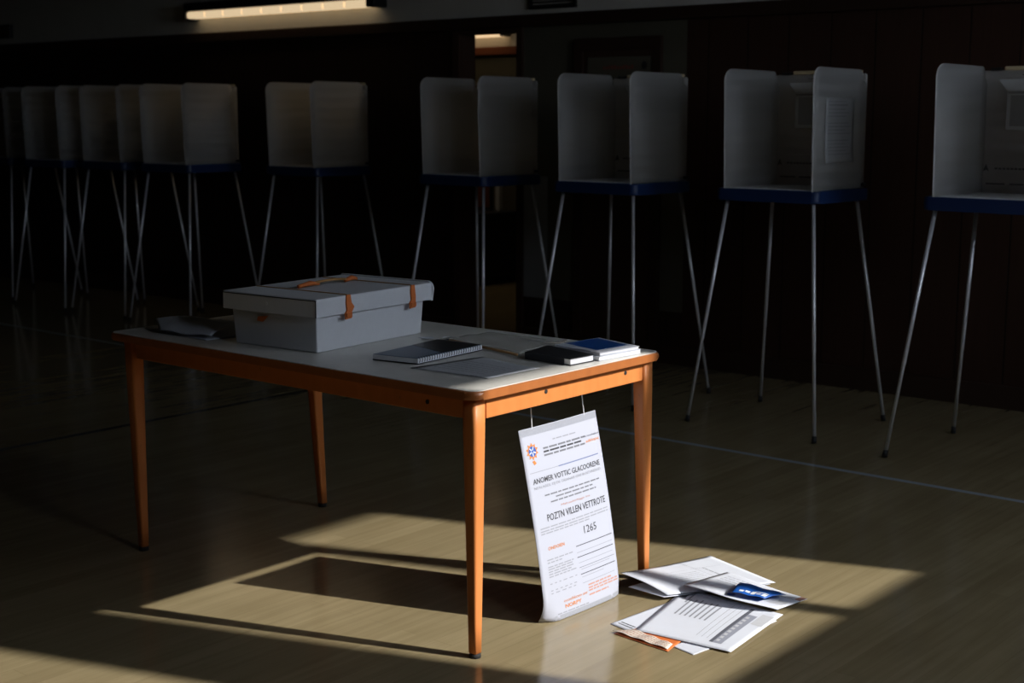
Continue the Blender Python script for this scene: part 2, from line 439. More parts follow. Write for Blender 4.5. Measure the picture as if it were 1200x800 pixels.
def screen_outline(d, zb, zt, r, lean):
    """side screen seen flat: x from the front edge (0) to the hinge (d)"""
    pts = [(0, zb)]
    for i in range(8):
        a = PI - i / 7 * PI / 2
        pts.append((lean + r + r * math.cos(a), zt - r + r * math.sin(a)))
    r2 = .03
    for i in range(6):
        a = PI / 2 - i / 5 * PI / 2
        pts.append((d - .03 - r2 + r2 * math.cos(a), zt - r2 - .004 + r2 * math.sin(a)))
    pts += [(d - .03, zt - .05), (d - .012, zt - .055), (d, zt - .075), (d, zb)]
    return pts

def side_screen(side):
    """slightly bowed sheet"""
    b = MB()
    d = Bd - .027
    pts = screen_outline(d, ZT - .004, ZP, .052, -.014)
    x = side * (A / 2 - (.044 if side < 0 else .022))
    n0 = len(b.bm.faces)
    b.prism(pts, lambda p, z: Vector((x, -Bd / 2 + .002 + p, z)), (-side * .007, 0, 0))
    # slice into strips so that the sheet can bow
    for k in range(1, 12):
        y = -Bd / 2 + .002 + d * k / 12
        g = list(b.bm.verts) + list(b.bm.edges) + list(b.bm.faces)
        bmesh.ops.bisect_plane(b.bm, geom=g, plane_co=(0, y, 0), plane_no=(0, 1, 0))
    for v in b.bm.verts:
        p = (v.co.y + Bd / 2 - .002) / d
        v.co.x += -side * .010 * math.sin(PI * min(1, max(0, p)))
    for f in b.bm.faces: f.smooth = abs(f.normal.x) > .8
    return b

def make_booth(label, loc, rz, with_pen=False):
    t = thing('voting_booth', label, 'voting booth', loc, rz, 'voting booths along the back wall')
    # tray
    b = MB()
    out = rrect(-A / 2, -Bd / 2, A / 2, Bd / 2, .03)
    b.prism(out, lambda x, y: Vector((x, y, ZT)), (0, 0, -.052), .008)
    tray = b.build('tray', 'blue', t)
    b = MB(); b.prism(rrect(-A / 2 + .035, -Bd / 2 + .012, A / 2 - .035, Bd / 2 - .05, .012), lambda x, y: Vector((x, y, ZT + .0006)), (0, 0, .0024))
    b.build('writing_surface', 'board', t)
    for s in (-1, 1):
        side_screen(s).build('side_screen', 'corr', t)
    # back screen
    b = MB(); yb = Bd / 2 - .022
    b.prism(rrect(-A / 2 + .030, ZT - .004, A / 2 - .026, ZP - .020, .01, corners=(0, 0, 1, 1)), lambda x, z: Vector((x, yb, z)), (0, .007, 0))
    b.mi = 1
    # small print and the arrow by the lower edge
    for (x0, x1, z) in ((-.19, -.11, ZT + .035), (-.09, -.03, ZT + .035), (-.01, .08, ZT + .034), (.10, .17, ZT + .034)):
        b.lohi((x0, yb - .0009, z), (x1, yb - .0001, z + .006))
    for i in range(9):
        x = -.155 + i * .0165; b.lohi((x, yb - .0009, ZT + .096), (x + .012, yb - .0001, ZT + .103))
    b.prism([(-.205, .088), (-.192, .118), (-.180, .088), (-.190, .094)], lambda x, z: Vector((x, yb - .0009, ZT + z)), (0, .0008, 0))
    b.build('back_screen', ['corr', 'greyprint'], t)
    # reading lamp bar and its black clip on the top edge of the back screen
    b = MB(); b.lohi((-.13, yb - .012, ZP - .02), (.2, yb + .02, ZP - .004), .004); b.build('lamp_bar', 'beige', t)
    b = MB(); b.lohi((-.19, yb - .010, ZP - .0215), (-.145, yb + .016, ZP - .008), .003); b.build('clip', 'black', t)
    # instruction card in a shallow hood
    b = MB()
    b.prism([(-.115, ZP - .10), (-.155, ZP - .055), (.205, ZP - .055), (.165, ZP - .10)], lambda x, z: Vector((x, yb - .012 if z < ZP - .08 else yb - .002, z)), (0, .0015, 0))
    b.lohi((-.115, yb - .010, ZP - .255), (.165, yb - .001, ZP - .102), .002)
    b.mi = 1
    b.lohi((-.098, yb - .0112, ZP - .24), (.148, yb - .0101, ZP - .118))
    b.lohi((-.11, yb - .0128, ZP - .112), (.16, yb - .0102, ZP - .1025))
    for z in (ZP - .040, ): b.lohi((-.06, yb - .0009, z), (.17, yb - .0001, z + .004))
    b.build('instruction_card', ['card', 'cardprint'], t)
    # pen on the tray, leaning on the back screen
    if with_pen:
        b = MB(); b.tube([(-.165, yb - .045, ZT + .0045), (-.115, yb - .012, ZT + .115)], [.0032, .0042], 8); b.build('pen', 'black', t)
    # hinge knobs
    for s in (-1, 1):
        b = MB(); b.tube([(s * (A / 2 - .028), Bd / 2 - .035, ZT + .016), (s * (A / 2 - .004), Bd / 2 - .035, ZT + .016)], .008, 10); b.build('hinge_knob', 'black', t)
    # four splayed legs
    for sx in (-1, 1):
        for sy in (-1, 1):
            p0 = Vector((sx * (A / 2 - .04), sy * (Bd / 2 - .04), ZT - .056)); p1 = Vector((sx * FA / 2, sy * FB / 2, .003))
            m = p0.lerp(p1, .62)
            b = MB(); b.tube([p0, m, m + (p1 - p0) * .002, p0.lerp(p1, .97)], [.0085, .0085, .0074, .0074], 12)
            leg = b.build('leg', 'metal', t)
            b = MB(); b.tube([p0.lerp(p1, .972), p0.lerp(p1, .999)], [.0098, .0105], 12); b.build('rubber_foot', 'rubber', leg)
    return t

def copy_tree(o, parent=None):
    c = o.copy(); COL.objects.link(c)
    if parent: c.parent = parent
    for ch in list(o.children): copy_tree(ch, c)
    return c

booth_spots = [
    ((-3.103, 5.570), -.040, 'white voting booth with a paper notice taped to its side screen'),
    ((-2.123, 5.508), -.051, 'voting booth cut off by the right edge of the photo'),
    ((-4.051, 5.618), -.055, 'white voting booth standing behind the right corner of the table'),
    ((-5.092, 5.766), -.075, 'white voting booth standing in front of the lit doorway'),
    ((-6.640, 6.020), -.066, 'lone white voting booth rising behind the grey ballot box'),
    ((-7.640, 5.820), .0, 'rightmost of the dim overlapping voting booths at left, its near screen fully seen'),
    ((-8.350, 5.840), -.02, 'dim voting booth half hidden, second from the right in the overlapping left cluster'),
    ((-9.000, 5.800), -.01, 'dim voting booth half hidden, second from the left in the overlapping left cluster'),
    ((-9.846, 5.886), .028, 'farthest dim voting booth, at the left edge of the photo'),
]
protos = {}
for k, ((x, y), rz, label) in enumerate(booth_spots):
    pen = k in (4, 5, 8)        # a pen leans inside these three
    if pen not in protos:
        o = protos[pen] = make_booth(label, (x, y, 0), rz, pen)
    else:
        o = copy_tree(protos[pen]); o['label'] = label
        o.location = (x, y, 0); o.rotation_euler = (0, 0, rz)

# ------------------------------------------------------------------ sheets of paper
def bil(c, s, t):
    """corners: (0,0) (1,0) (1,1) (0,1); s along the first edge, t along the second"""
    a, b_, c_, d = [Vector(p) for p in c]
    return a * ((1 - s) * (1 - t)) + b_ * (s * (1 - t)) + c_ * (s * t) + d * ((1 - s) * t)

class Sheet:
    def __init__(self, P, th=.0008, n=(16, 16), flip=False):
        self.P = P; self.th = th; self.b = MB(); self.n = n; self.sg = -1 if flip else 1
        nx, ny = n; bm = self.b.bm
        top = [[bm.verts.new(self.off(i / nx, j / ny, th / 2)) for j in range(ny + 1)] for i in range(nx + 1)]
        bot = [[bm.verts.new(self.off(i / nx, j / ny, -th / 2)) for j in range(ny + 1)] for i in range(nx + 1)]
        for i in range(nx):
            for j in range(ny):
                f = bm.faces.new((top[i][j], top[i + 1][j], top[i + 1][j + 1], top[i][j + 1])); f.smooth = True
                f = bm.faces.new((bot[i][j + 1], bot[i + 1][j + 1], bot[i + 1][j], bot[i][j])); f.smooth = True
        for i in range(nx):
            bm.faces.new((top[i + 1][0], top[i][0], bot[i][0], bot[i + 1][0])); bm.faces.new((top[i][ny], top[i + 1][ny], bot[i + 1][ny], bot[i][ny]))
        for j in range(ny):
            bm.faces.new((top[0][j], top[0][j + 1], bot[0][j + 1], bot[0][j])); bm.faces.new((top[nx][j + 1], top[nx][j], bot[nx][j], bot[nx][j + 1]))
    def nrm(self, s, t):
        e = .01
        a = self.P(min(1, s + e), t) - self.P(max(0, s - e), t); c = self.P(s, min(1, t + e)) - self.P(s, max(0, t - e))
        return a.cross(c).normalized() * self.sg
    def off(self, s, t, h): return self.P(s, t) + self.nrm(s, t) * h
    def patch(self, s0, t0, s1, t1, mi, h=.0005, n=(4, 2), skew=0):
        bm = self.b.bm; nx, ny = n
        vs = [[bm.verts.new(self.off(s0 + (s1 - s0) * i / nx, t0 + (t1 - t0) * j / ny + skew * i / nx, self.th / 2 + h)) for j in range(ny + 1)] for i in range(nx + 1)]
        for i in range(nx):
            for j in range(ny):
                f = bm.faces.new((vs[i][j], vs[i + 1][j], vs[i + 1][j + 1], vs[i][j + 1])); f.material_index = mi; f.smooth = True
        return self
    def poly(self, pts, mi, h=.0006):
        bm = self.b.bm
        f = bm.faces.new([bm.verts.new(self.off(s, t, self.th / 2 + h)) for s, t in pts]); f.material_index = mi
        return self
    def words(self, s0, s1, t, ht, mi, wmin=.03, wmax=.09, gap=.012, h=.0005):
        """a line of small print: word-sized dashes"""
        s = s0
        while s < s1 - wmin * .5:
            w = min(random.uniform(wmin, wmax), s1 - s)
            self.patch(s, t, s + w, t + ht, mi, h, (1, 1)); s += w + gap
        return self
    def text(self, body, s0, s1, t0, t1, mi, h=.0006, bold=.0, ratio=1):
        cu = bpy.data.curves.new('lettering', 'FONT'); cu.body = body; cu.resolution_u = 2; cu.offset = bold
        o = bpy.data.objects.new('lettering', cu); COL.objects.link(o)
        dg = bpy.context.evaluated_depsgraph_get(); dg.update()
        me = bpy.data.meshes.new_from_object(o.evaluated_get(dg))
        xs = [v.co.x for v in me.vertices]; ys = [v.co.y for v in me.vertices]
        x0, x1, y0, y1 = min(xs), max(xs), min(ys), max(ys)
        bm = self.b.bm
        vm = [bm.verts.new(self.off(s0 + (v.co.x - x0) / (x1 - x0) * (s1 - s0), t1 + (v.co.y - y0) / (y1 - y0) * (t0 - t1), self.th / 2 + h)) for v in me.vertices]
        for p in me.polygons:
            try:
                f = bm.faces.new([vm[i] for i in p.vertices]); f.material_index = mi
            except ValueError: pass
        bpy.data.objects.remove(o); bpy.data.curves.remove(cu); bpy.data.meshes.remove(me)
        return self
    def build(self, name, mats, parent=None):
        return self.b.build(name, mats, parent)

# paper notice on the side of the second booth from the right
o = bpy.data.objects.new('probe', None)
def notice():
    m = Matrix.Translation((-3.103, 5.570, 0)) @ Matrix.Rotation(-.040, 4, 'Z')
    def P(s, t):
        # s along depth (front to rear), t downwards
        x = A / 2 - .022 + .0016
        y = -Bd / 2 + .02 + .065 + s * .235 + (.02 * max(0, t - .75) if s > .5 else 0)
        p = (y + Bd / 2 - .002) / (Bd - .027)
        x -= .010 * math.sin(PI * p)
        x += .012 * max(0, t - .6) ** 2 * 4 * (1 - .6 * s) + .003
        return m @ Vector((x, y, ZP - .125 - t * .27))
    S = Sheet(P, .0008, (8, 12), flip=True)
    S.words(.1, .75, .05, .012, 1); S.words(.12, .8, .10, .02, 1, .05, .12)
    for k in range(14):
        if k not in (3, 8): S.words(.1, random.uniform(.7, .92), .17 + k * .053, .012, 1)
    tag(S.build('paper_notice', ['notice', 'greyprint']), 'printed paper notice taped to the outer screen of a voting booth', 'notice')
bpy.data.objects.remove(o)
notice()

# ------------------------------------------------------------------ table
TZ = .698
t = thing('table', 'grey topped wooden table with orange legs in the middle of the hall', 'table', (0, 0, 0))
X0, X1, Y0, Y1 = -3.752, -2.241, 2.515, 3.319
b = MB(); b.prism(rrect(X0, Y0, X1, Y1, .034, 8), lambda x, y: Vector((x, y, TZ - .0015)), (0, 0, -.0215), .008)
b.build('tabletop', 'edgewood', t)
b = MB(); b.prism(rrect(X0 + .006, Y0 + .006, X1 - .006, Y1 - .006, .03, 8), lambda x, y: Vector((x, y, TZ)), (0, 0, -.0014))
b.build('laminate_surface', 'laminate', t)
ZA0, ZA1 = .619, .6745
aprons = []
for lo, hi in (((-2.290, 2.592, ZA0), (-2.270, 3.258, ZA1)), ((-3.706, 2.592, ZA0), (-3.684, 3.262, ZA1)), ((-3.66, 2.556, ZA0), (-2.31, 2.578, ZA1)), ((-3.66, 3.268, ZA0), (-2.31, 3.29, ZA1))):
    b = MB(); b.lohi(lo, hi, .002); aprons.append(b.build('apron', 'orangewood', t))
for y in (2.825, 3.175):
    b = MB(); b.tube([(-2.2720, y, .652), (-2.2685, y, .652)], [.0062, .0058], 12); b.build('screw', 'rubber', aprons[0])
for x in (-2.435,):
    b = MB(); b.tube([(x, 2.558, .645), (x, 2.5545, .645)], [.0062, .0058], 12); b.build('screw', 'rubber', aprons[2])
for (tx, ty, fx, fy) in ((-2.293, 2.572, -2.300, 2.580), (-2.283, 3.276, -2.332, 3.366), (-3.695, 2.572, -3.697, 2.580), (-3.676, 3.276, -3.646, 3.290)):
    b = MB(); bm = b.bm
    rows = []
    for k in range(9):
        f = k / 8; z = ZA1 + (.013 - ZA1) * f
        w = .0222 if f < .1 else .0222 + (.0130 - .0222) * (f - .1) / .9
        cx, cy = tx + (fx - tx) * f, ty + (fy - ty) * f
        rows.append([bm.verts.new((cx + x, cy + y, z)) for x, y in rrect(-w, -w, w, w, w * .42, 4)])
    n = len(rows[0])
    for i in range(8):
        for k in range(n):
            f = bm.faces.new((rows[i + 1][k], rows[i + 1][(k + 1) % n], rows[i][(k + 1) % n], rows[i][k])); f.smooth = True
    bm.faces.new(rows[0]); bm.faces.new(list(reversed(rows[-1])))
    leg = b.build('leg', 'orangewood', t)
    b = MB(); b.tube([(fx, fy, .0125), (fx, fy, .0)], [.0145, .0155], 14); b.build('foot_glide', 'rubber', leg)

# ------------------------------------------------------------------ ballot box
def make_box():
    t = thing('ballot_box', 'grey lidded ballot box with orange straps on the table', 'box', (-3.134, 2.874, TZ + .0005), .076)
    w, d, h = .335, .468, .155
    b = MB()
    lo, hi = .006, 0
    def fr(z, g):
        return [Vector((sx * (w / 2 + g), sy * (d / 2 + g), z)) for sx, sy in ((-1, -1), (1, -1), (1, 1), (-1, 1))]
    r0 = [b.bm.verts.new(v) for v in fr(0, -.006)]; r1 = [b.bm.verts.new(v) for v in fr(h - .012, .002)]
    b.bm.faces.new(list(reversed(r0))); b.bm.faces.new(r1)
    for k in range(4): b.bm.faces.new((r0[k], r0[(k + 1) % 4], r1[(k + 1) % 4], r1[k]))
    bmesh.ops.bevel(b.bm, geom=list(b.bm.edges), offset=.004, segments=2, profile=.5, affect='EDGES')
    body = b.build('body', 'boxcard', t)
    g = .018
    b = MB()
    # hollow lid: top plate and four skirts
    zt, zb = h, h - .052
    b.lohi((-w / 2 - g, -d / 2 - g, zt - .008), (w / 2 + g, d / 2 + g, zt), .0035)
    for (a, c) in (((-w / 2 - g, -d / 2 - g, zb), (-w / 2 - g + .007, d / 2 + g, zt - .004)), ((w / 2 + g - .007, -d / 2 - g, zb), (w / 2 + g, d / 2 + g, zt - .004)),
                   ((-w / 2 - g + .007, -d / 2 - g, zb), (w / 2 + g - .007, -d / 2 - g + .007, zt - .004)), ((-w / 2 - g + .007, d / 2 + g - .007, zb), (w / 2 + g - .007, d / 2 + g, zt - .004))):
        b.lohi(a, c, .0015)
    # rounded flap folded over the far end
    b.prism([(w / 2 + g - .003, zb - .004)] + [(w / 2 + g + .003 - .022 * (1 - math.cos(a)), zt - .02 + .024 * math.sin(a)) for a in [i / 6 * PI / 2 for i in range(7)]] + [(-w / 2 - g, zt + .004), (-w / 2 - g, zb - .004)],
            lambda x, z: Vector((x, d / 2 + g + .001, z)), (0, .007, 0))
    lid = b.build('lid', 'boxcard', t)
    # dark seam along the near end of the lid
    b = MB(); b.lohi((-w / 2 - g + .002, -d / 2 - g - .0012, zt - .006), (w / 2 + g, -d / 2 - g - .0001, zt - .0035)); b.lohi((w / 2 + g - .004, -d / 2 - g - .0013, zb), (w / 2 + g - .0015, -d / 2 - g - .0001, zt - .004))
    b.build('seam', 'rubber', lid)
    xf = w / 2 + g
    for y, sh in ((-.125, .018), (.158, -.002)):
        # thin strap across the lid, ending in an orange tab over the front skirt
        b = MB()
        for i in range(1): b.lohi((-w / 2 - g + .01, y - .0022, zt + .0002), (xf - .004, y + .0022, zt + .0024))
        st = b.build('strap', 'ochre', t)
        b = MB()
        out = [(-.008, .004), (.008, .004), (.011, -.020), (.024 if sh > 0 else .013, -.032), (.012, -.046), (.012, -.064), (-.014, -.066), (-.015, -.050), (-.006, -.040), (-.010, -.02)]
        b.prism([(p[0], p[1] - .002) for p in out], lambda p, z: Vector((xf + .0004, y + p, zt + z)), (.0045, 0, 0), .0008)
        b.lohi((xf + .0045, y - .012, zt - .062), (xf + .009, y + .010, zt - .050), .001)
        b.build('strap_tab', 'orange', st)
    # cord handle with two orange stops on the lid
    b = MB()
    pts = [(-.03 + .012 * math.sin(i / 12 * PI), -.10 + i / 12 * .235, zt + .006 + .010 * math.sin(i / 12 * PI)) for i in range(13)]
    b.tube(pts, .0038, 8); hd = b.build('handle', 'ochre', t)
    for y0, y1 in ((-.105, -.02), (.095, .145)):
        b = MB(); b.tube([(-.026, y0, zt + .0065), (-.02, (y0 + y1) / 2, zt + .0135), (-.024, y1, zt + .0085)], [.006, .0075, .005], 8); b.build('handle_sleeve', 'orange', hd)
    # clasp and rivet on the shaded end
    b = MB(); b.prism([(-.028, -.006), (-.008, -.008), (.006, .004), (.012, .010), (-.006, .008), (-.024, .006)], lambda x, z: Vector((-.03 + x, -d / 2 - .0022, .082 + z)), (0, -.006, 0)); b.build('clasp', 'orange', t)
    b = MB(); b.tube([(-.005, -d / 2 - g - .0002, .13), (-.005, -d / 2 - g - .003, .13)], .004, 10); b.build('rivet', 'board', t)
make_box()

# ------------------------------------------------------------------ papers and books on the table
Z = TZ + .0012
def flat(c, z, amp=0, f=None):
    cs = [Vector((p[0], p[1], z)) for p in c]
    def P(s, t):
        v = bil(cs, s, t)
        if f: v = v + Vector((0, 0, f(s, t)))
        return v
    return P

# curled papers left of the box
c = ((-3.69, 2.615), (-3.37, 2.60), (-3.345, 2.83), (-3.68, 2.90))
S = Sheet(flat(c, Z + .001, f=lambda s, t: .007 * math.sin(5 * s + 3 * t) ** 2 * t), .0008, (16, 16))
for k in range(7): S.words(.2, .85, .12 + k * .055, .008, 1)
tag(S.build('wrinkled_paper', ['paper', 'ink_grey']), 'wrinkled sheet lying flat on the table left of the ballot box', 'paper')
def Pfold(s, t):
    v = bil([Vector((-3.585, 2.590, 0)), Vector((-3.365, 2.612, 0)), Vector((-3.435, 2.735, 0)), Vector((-3.700, 2.655, 0))], s, t)
    k = t ** .7
    return v + Vector((0, 0, Z + .011 + .018 * k + .016 * math.sin(PI * s) * k + .003 * math.sin(9 * s) * (1 - t)))
S = Sheet(Pfold, .0008, (16, 14))
tag(S.build('bowed_paper', ['paper']), 'bowed blank sheet arching up beside the left end of the ballot box', 'paper')

# spiral notebook
t = thing('spiral_notebook', 'dark spiral notebook with black corner lying before the ballot box', 'notebook', (0, 0, Z))
cn = [Vector(p) for p in ((-2.757, 2.680, 0), (-2.612, 2.706, 0), (-2.634, 2.992, 0), (-2.800, 2.985, 0))]
def slab(cs, z0, z1, m, name, parent, inset=0, bevel=.0008):
    cen = sum(cs, Vector()) / 4
    pts = [(p + (cen - p).normalized() * inset) for p in cs]
    b = MB(); b.prism([(p.x, p.y) for p in pts], lambda x, y: Vector((x, y, z0)), (0, 0, z1 - z0), bevel)
    return b.build(name, m, parent)
slab(cn, 0, .0022, 'darkcover', 'back_cover', t)
slab(cn, .0024, .0150, 'pages', 'pages', t, .0015)
slab(cn, .0152, .0168, 'slatecover', 'front_cover', t, .002)
pc = [bil(cn, s, tt) for s, tt in ((.02, .58), (.93, .40), (.98, .97), (.02, .98))]
slab(pc, .0170, .0174, 'darkcover', 'cover_panel', t, 0, 0)
b = MB()
e0, e1 = cn[1], cn[2]; nr = (e1 - e0).cross(Vector((0, 0, 1))).normalized()
for i in range(26):
    p = e0.lerp(e1, (i + .7) / 27)
    b.tube([p + nr * (.0042 * math.cos(a) - .0022) + Vector((0, 0, .0115 + .0075 * math.sin(a))) for a in [k / 8 * 2 * PI for k in range(9)]], .0009, 5, False)
b.build('spiral_binding', 'black', t)

c = ((-2.590, 2.655), (-2.335, 2.672), (-2.318, 2.858), (-2.560, 2.905))
S = Sheet(flat(c, Z + .0008, f=lambda s, t: .003 * max(0, s - .8) * 5 * t), .0008, (12, 12))
for k in range(6): S.words(.12, .8, .2 + k * .1, .012, 1)
S.words(.75, .9, .02, .02, 2)
tag(S.build('loose_paper', ['paper_grey', 'ink_grey', 'ink']), 'flat printed sheet lying between the spiral notebook and the table corner', 'paper')

# clear plastic sleeve with odds and ends at the back of the table
c = ((-2.86, 3.055), (-2.52, 3.02), (-2.53, 3.245), (-2.83, 3.262))
S = Sheet(flat(c, Z + .001, f=lambda s, t: .004 * math.sin(6 * s) ** 2 * math.sin(PI * t) + .003 * math.sin(9 * t + 3 * s) ** 2), .0007, (18, 14))
tag(S.build('plastic_sleeve', ['film']), 'crinkled clear plastic sleeve lying at the back of the table', 'sleeve')
t = thing('pencil', 'thin brown pencil lying along the front of the plastic sleeve', 'pencil', (0, 0, Z + .0045))
b = MB(); b.tube([(-2.815, 3.052, 0), (-2.495, 2.978, 0)], .0038, 7); b.build('shaft', 'pencilwood', t)
b = MB(); b.tube([(-2.8155, 3.0521, 0), (-2.838, 3.0573, 0)], [.0037, .0008], 7); b.build('tip', 'ink', t)
t = thing('key_ring', 'small steel ring beside the tip of the pencil on the table', 'ring', (-2.858, 3.092, Z + .0018))
b = MB(); b.tube([(.017 * math.cos(a), .017 * math.sin(a), 0) for a in [k / 20 * 2 * PI for k in range(21)]], .0015, 6, False); b.build('hoop', 'metal', t)
b = MB(); b.tube([(.0165, .0165, .0005), (.024, .020, .0005)], .0012, 6); b.build('key_shank', 'metal', t)
t = thing('paper_scrap', 'torn white paper scrap on the table right of the ballot box', 'scrap', (-2.905, 3.05, Z))
b = MB(); b.prism([(-.02, -.016), (.018, -.022), (.026, .004), (.004, .02), (-.012, .010)], lambda x, y: Vector((x, y, .0022 + .05 * abs(x))), (0, 0, -.0008)); b.build('scrap_sheet', 'paper', t)

# books at the right end
t = thing('black_notebook', 'thick black covered notebook lying at the right end of the table', 'notebook', (0, 0, Z))
cb = [Vector(p) for p in ((-2.452, 2.962, 0), (-2.290, 2.955, 0), (-2.285, 3.050, 0), (-2.478, 3.090, 0))]
slab(cb, 0, .002, 'darkcover', 'back_cover', t); slab(cb, .0022, .0165, 'pages', 'pages', t, .003); slab(cb, .0167, .0192, 'darkcover', 'front_cover', t)
b = MB(); bc0, bc1 = cb[0], cb[1]
nn = (bc1 - bc0).cross(Vector((0, 0, 1))).normalized()
b.prism([(0, 0), (0, .0192), (.0022, .0192), (.0022, 0)], lambda a, z: Vector((bc0.x, bc0.y, 0)) + nn * (a + .0004) + Vector((0, 0, z)), (bc1 - bc0) * .86); b.build('spine', 'darkcover', t)
cc = [Vector(p) for p in ((-2.466, 3.100, 0), (-2.276, 3.062, 0), (-2.262, 3.238, 0), (-2.446, 3.288, 0))]
t = thing('white_booklet', 'white booklet under the blue covered one at the table corner', 'booklet', (0, 0, Z))
slab(cc, 0, .001, 'paper', 'back_cover', t); slab(cc, .0012, .0105, 'pages', 'pages', t, .003); slab(cc, .0107, .0118, 'paper', 'front_cover', t)
t = thing('blue_booklet', 'booklet with blue front cover on top of the white one', 'booklet', (0, 0, Z + .0124))
ce = [Vector((p.x * 1, p.y, 0)) for p in cc]; ce = [bil(ce, s, q) for s, q in ((.02, .02), (.98, .04), (.99, .97), (.02, .99))]
slab(ce, 0, .0008, 'paper', 'back_cover', t); slab(ce, .0010, .0075, 'pages', 'pages', t, .003); fc = slab(ce, .0077, .0086, 'paper', 'front_cover', t)
slab([bil(ce, s, q) for s, q in ((.03, .20), (.80, .15), (.80, .90), (.03, .93))], .0088, .0090, 'bluecard', 'cover_print', t, 0, 0)
t = thing('white_tag', 'small crumpled cream tag lying left of the blue booklet', 'tag', (-2.505, 3.175, Z + .008))
b = MB(); b.prism([(-.04, -.018), (-.005, -.012), (.012, -.004), (.016, .022), (.004, .026), (-.002, .008), (-.036, -.004)], lambda x, y: Vector((x, y, .004 + .35 * max(0, y))), (0, 0, -.0012)); b.build('tag_card', 'cream', t)
b = MB(); b.tube([(-.04, -.010, .004), (-.075, .004, .0015), (-.10, -.012, .001)], .0012, 6); b.build('tag_string', 'string', t)

# ------------------------------------------------------------------ hanging poster
PB = (Vector((-2.303, 2.872, .001)), Vector((-2.296, 3.201, .001)))
PT = (Vector((-2.387, 2.853, .526)), Vector((-2.384, 3.189, .530)))
def PP(s, t):
    v = bil((PT[0], PT[1], PB[1], PB[0]), s, t)
    v.x += .006 * math.sin(PI * t) + .004 * math.sin(PI * s)
    k = max(0, t - .86) / .14 * max(0, .16 - s) / .16
    v.x -= .028 * k * k; v.z += .003 * k
    k = max(0, t - .9) / .1 * max(0, s - .9) / .1
    v.x -= .008 * k
    return v
S = Sheet(PP, .0012, (24, 40), flip=True)
INK, GR, LT, OR, PK, NV, HEM, BL, WH = range(1, 10)
S.patch(0.004, 0.003, .996, .038, HEM, .0003, (12, 1))
S.patch(.12, .975, .99, .997, HEM, .0003, (12, 1))
# emblem: orange cog with a blue disc and white strokes
asp = .33 / .535
def em(r, a, cs=.118, ct=.118): return (cs + r * math.cos(a), ct + r * math.sin(a) * asp)
S.poly([em(.072 if k % 2 else .050, k / 20 * 2 * PI) for k in range(20)], OR)
S.poly([em(.044, k / 16 * 2 * PI) for k in range(16)], BL, .0009)
for a in (.4, 1.5, 2.7, 3.9, 5.1):
    S.poly([em(.012, a - .5), em(.042, a - .12), em(.042, a + .12), em(.012, a + .5)], WH, .0012)
S.poly([(.10, .168), (.128, .164), (.146, .182), (.118, .188)], OR)
S.words(.38, .68, .080, .006, LT)
for k, tt in enumerate((.112, .130, .148)): S.words(.25, (.80, .74, .82)[k], tt, .009, GR if k != 1 else INK, .05, .12)
S.text('vereuchaleo', .77, .99, .112, .122, INK)
S.text('adtivanc', .80, .985, .136, .152, OR, bold=.01)
S.patch(.05, .2235, .40, .2265, LT, n=(6, 1)); S.patch(.40, .222, .94, .2275, NV, n=(8, 1))
S.text('ANOMER VOTTIC GLACOORENE', .07, .94, .256, .284, INK, bold=.012)
S.text('NEALABEIL EIJ DE TRIANAR ONI BI NTVNERED', .07, .94, .297, .315, LT)
for tt, a, c_ in ((.348, .18, .90), (.368, .31, .82), (.388, .24, .84)): S.words(a, c_, tt, .007, GR, .04, .10)
S.text('Mabuaderbigge ina', .36, .74, .416, .430, PK)
S.text('POZTN VILLEN VETTROTE', .17, .94, .448, .484, INK, bold=.01)
for tt in (.510, .525, .538): S.words(.07, .96 if tt < .53 else .72, tt, .006, LT, .04, .12)
S.text('1265', .60, .77, .566, .606, INK)
S.text('ONDOIEN', .13, .33, .612, .630, OR, bold=.015)
for tt, a, c_, m_ in ((.655, .47, .97, INK), (.690, .47, .97, LT), (.714, .47, .97, INK), (.745, .48, .95, LT), (.770, .48, .97, GR), (.782, .50, .90, LT), (.806, .49, .97, INK), (.823, .50, .80, LT), (.855, .50, .95, LT)):
    S.patch(a, tt, c_, tt + (.004 if m_ == INK else .0028), m_, n=(6, 1))
for k, tt in enumerate((.675, .690, .712, .724, .737, .750, .763)): S.words(.10, (.42, .28, .42, .40, .42, .38, .44)[k], tt, .006, LT, .03, .09)
for tt in (.80, .835, .85): S.words(.10, .44, tt, .005, LT, .02, .05, .03)
S.text('ocoubkcuo anr', .24, .55, .902, .918, OR); S.text('NORPY', .25, .46, .930, .950, OR, bold=.02)
for tt, a, c_ in ((.872, .57, .90), (.888, .57, .98), (.902, .57, .99), (.925, .57, .84)): S.words(a, c_, tt, .008, PK, .03, .09)
S.words(.15, .55, .965, .006, LT)
t = thing('hanging_poster', 'tall white election notice hung on strings from the table end', 'poster', (0, 0, 0))
S.build('poster_sheet', ['paper_poster', 'ink', 'ink_grey', 'ink_light', 'ink_orange', 'ink_pink', 'navyline', 'hem', 'ink_blue', 'emblem_white'], t)
for (a, c_) in (((-2.3865, 2.908, .521), (-2.342, 2.846, .650)), ((-2.3845, 3.135, .526), (-2.342, 3.062, .650))):
    a, c_ = Vector(a), Vector(c_)
    b = MB(); b.tube([a + Vector((.003, 0, -.006)), a + Vector((.002, 0, .004)), a.lerp(c_, .5) + Vector((.004, -.003, 0)), c_], .0017, 6); b.build('string', 'string', t)

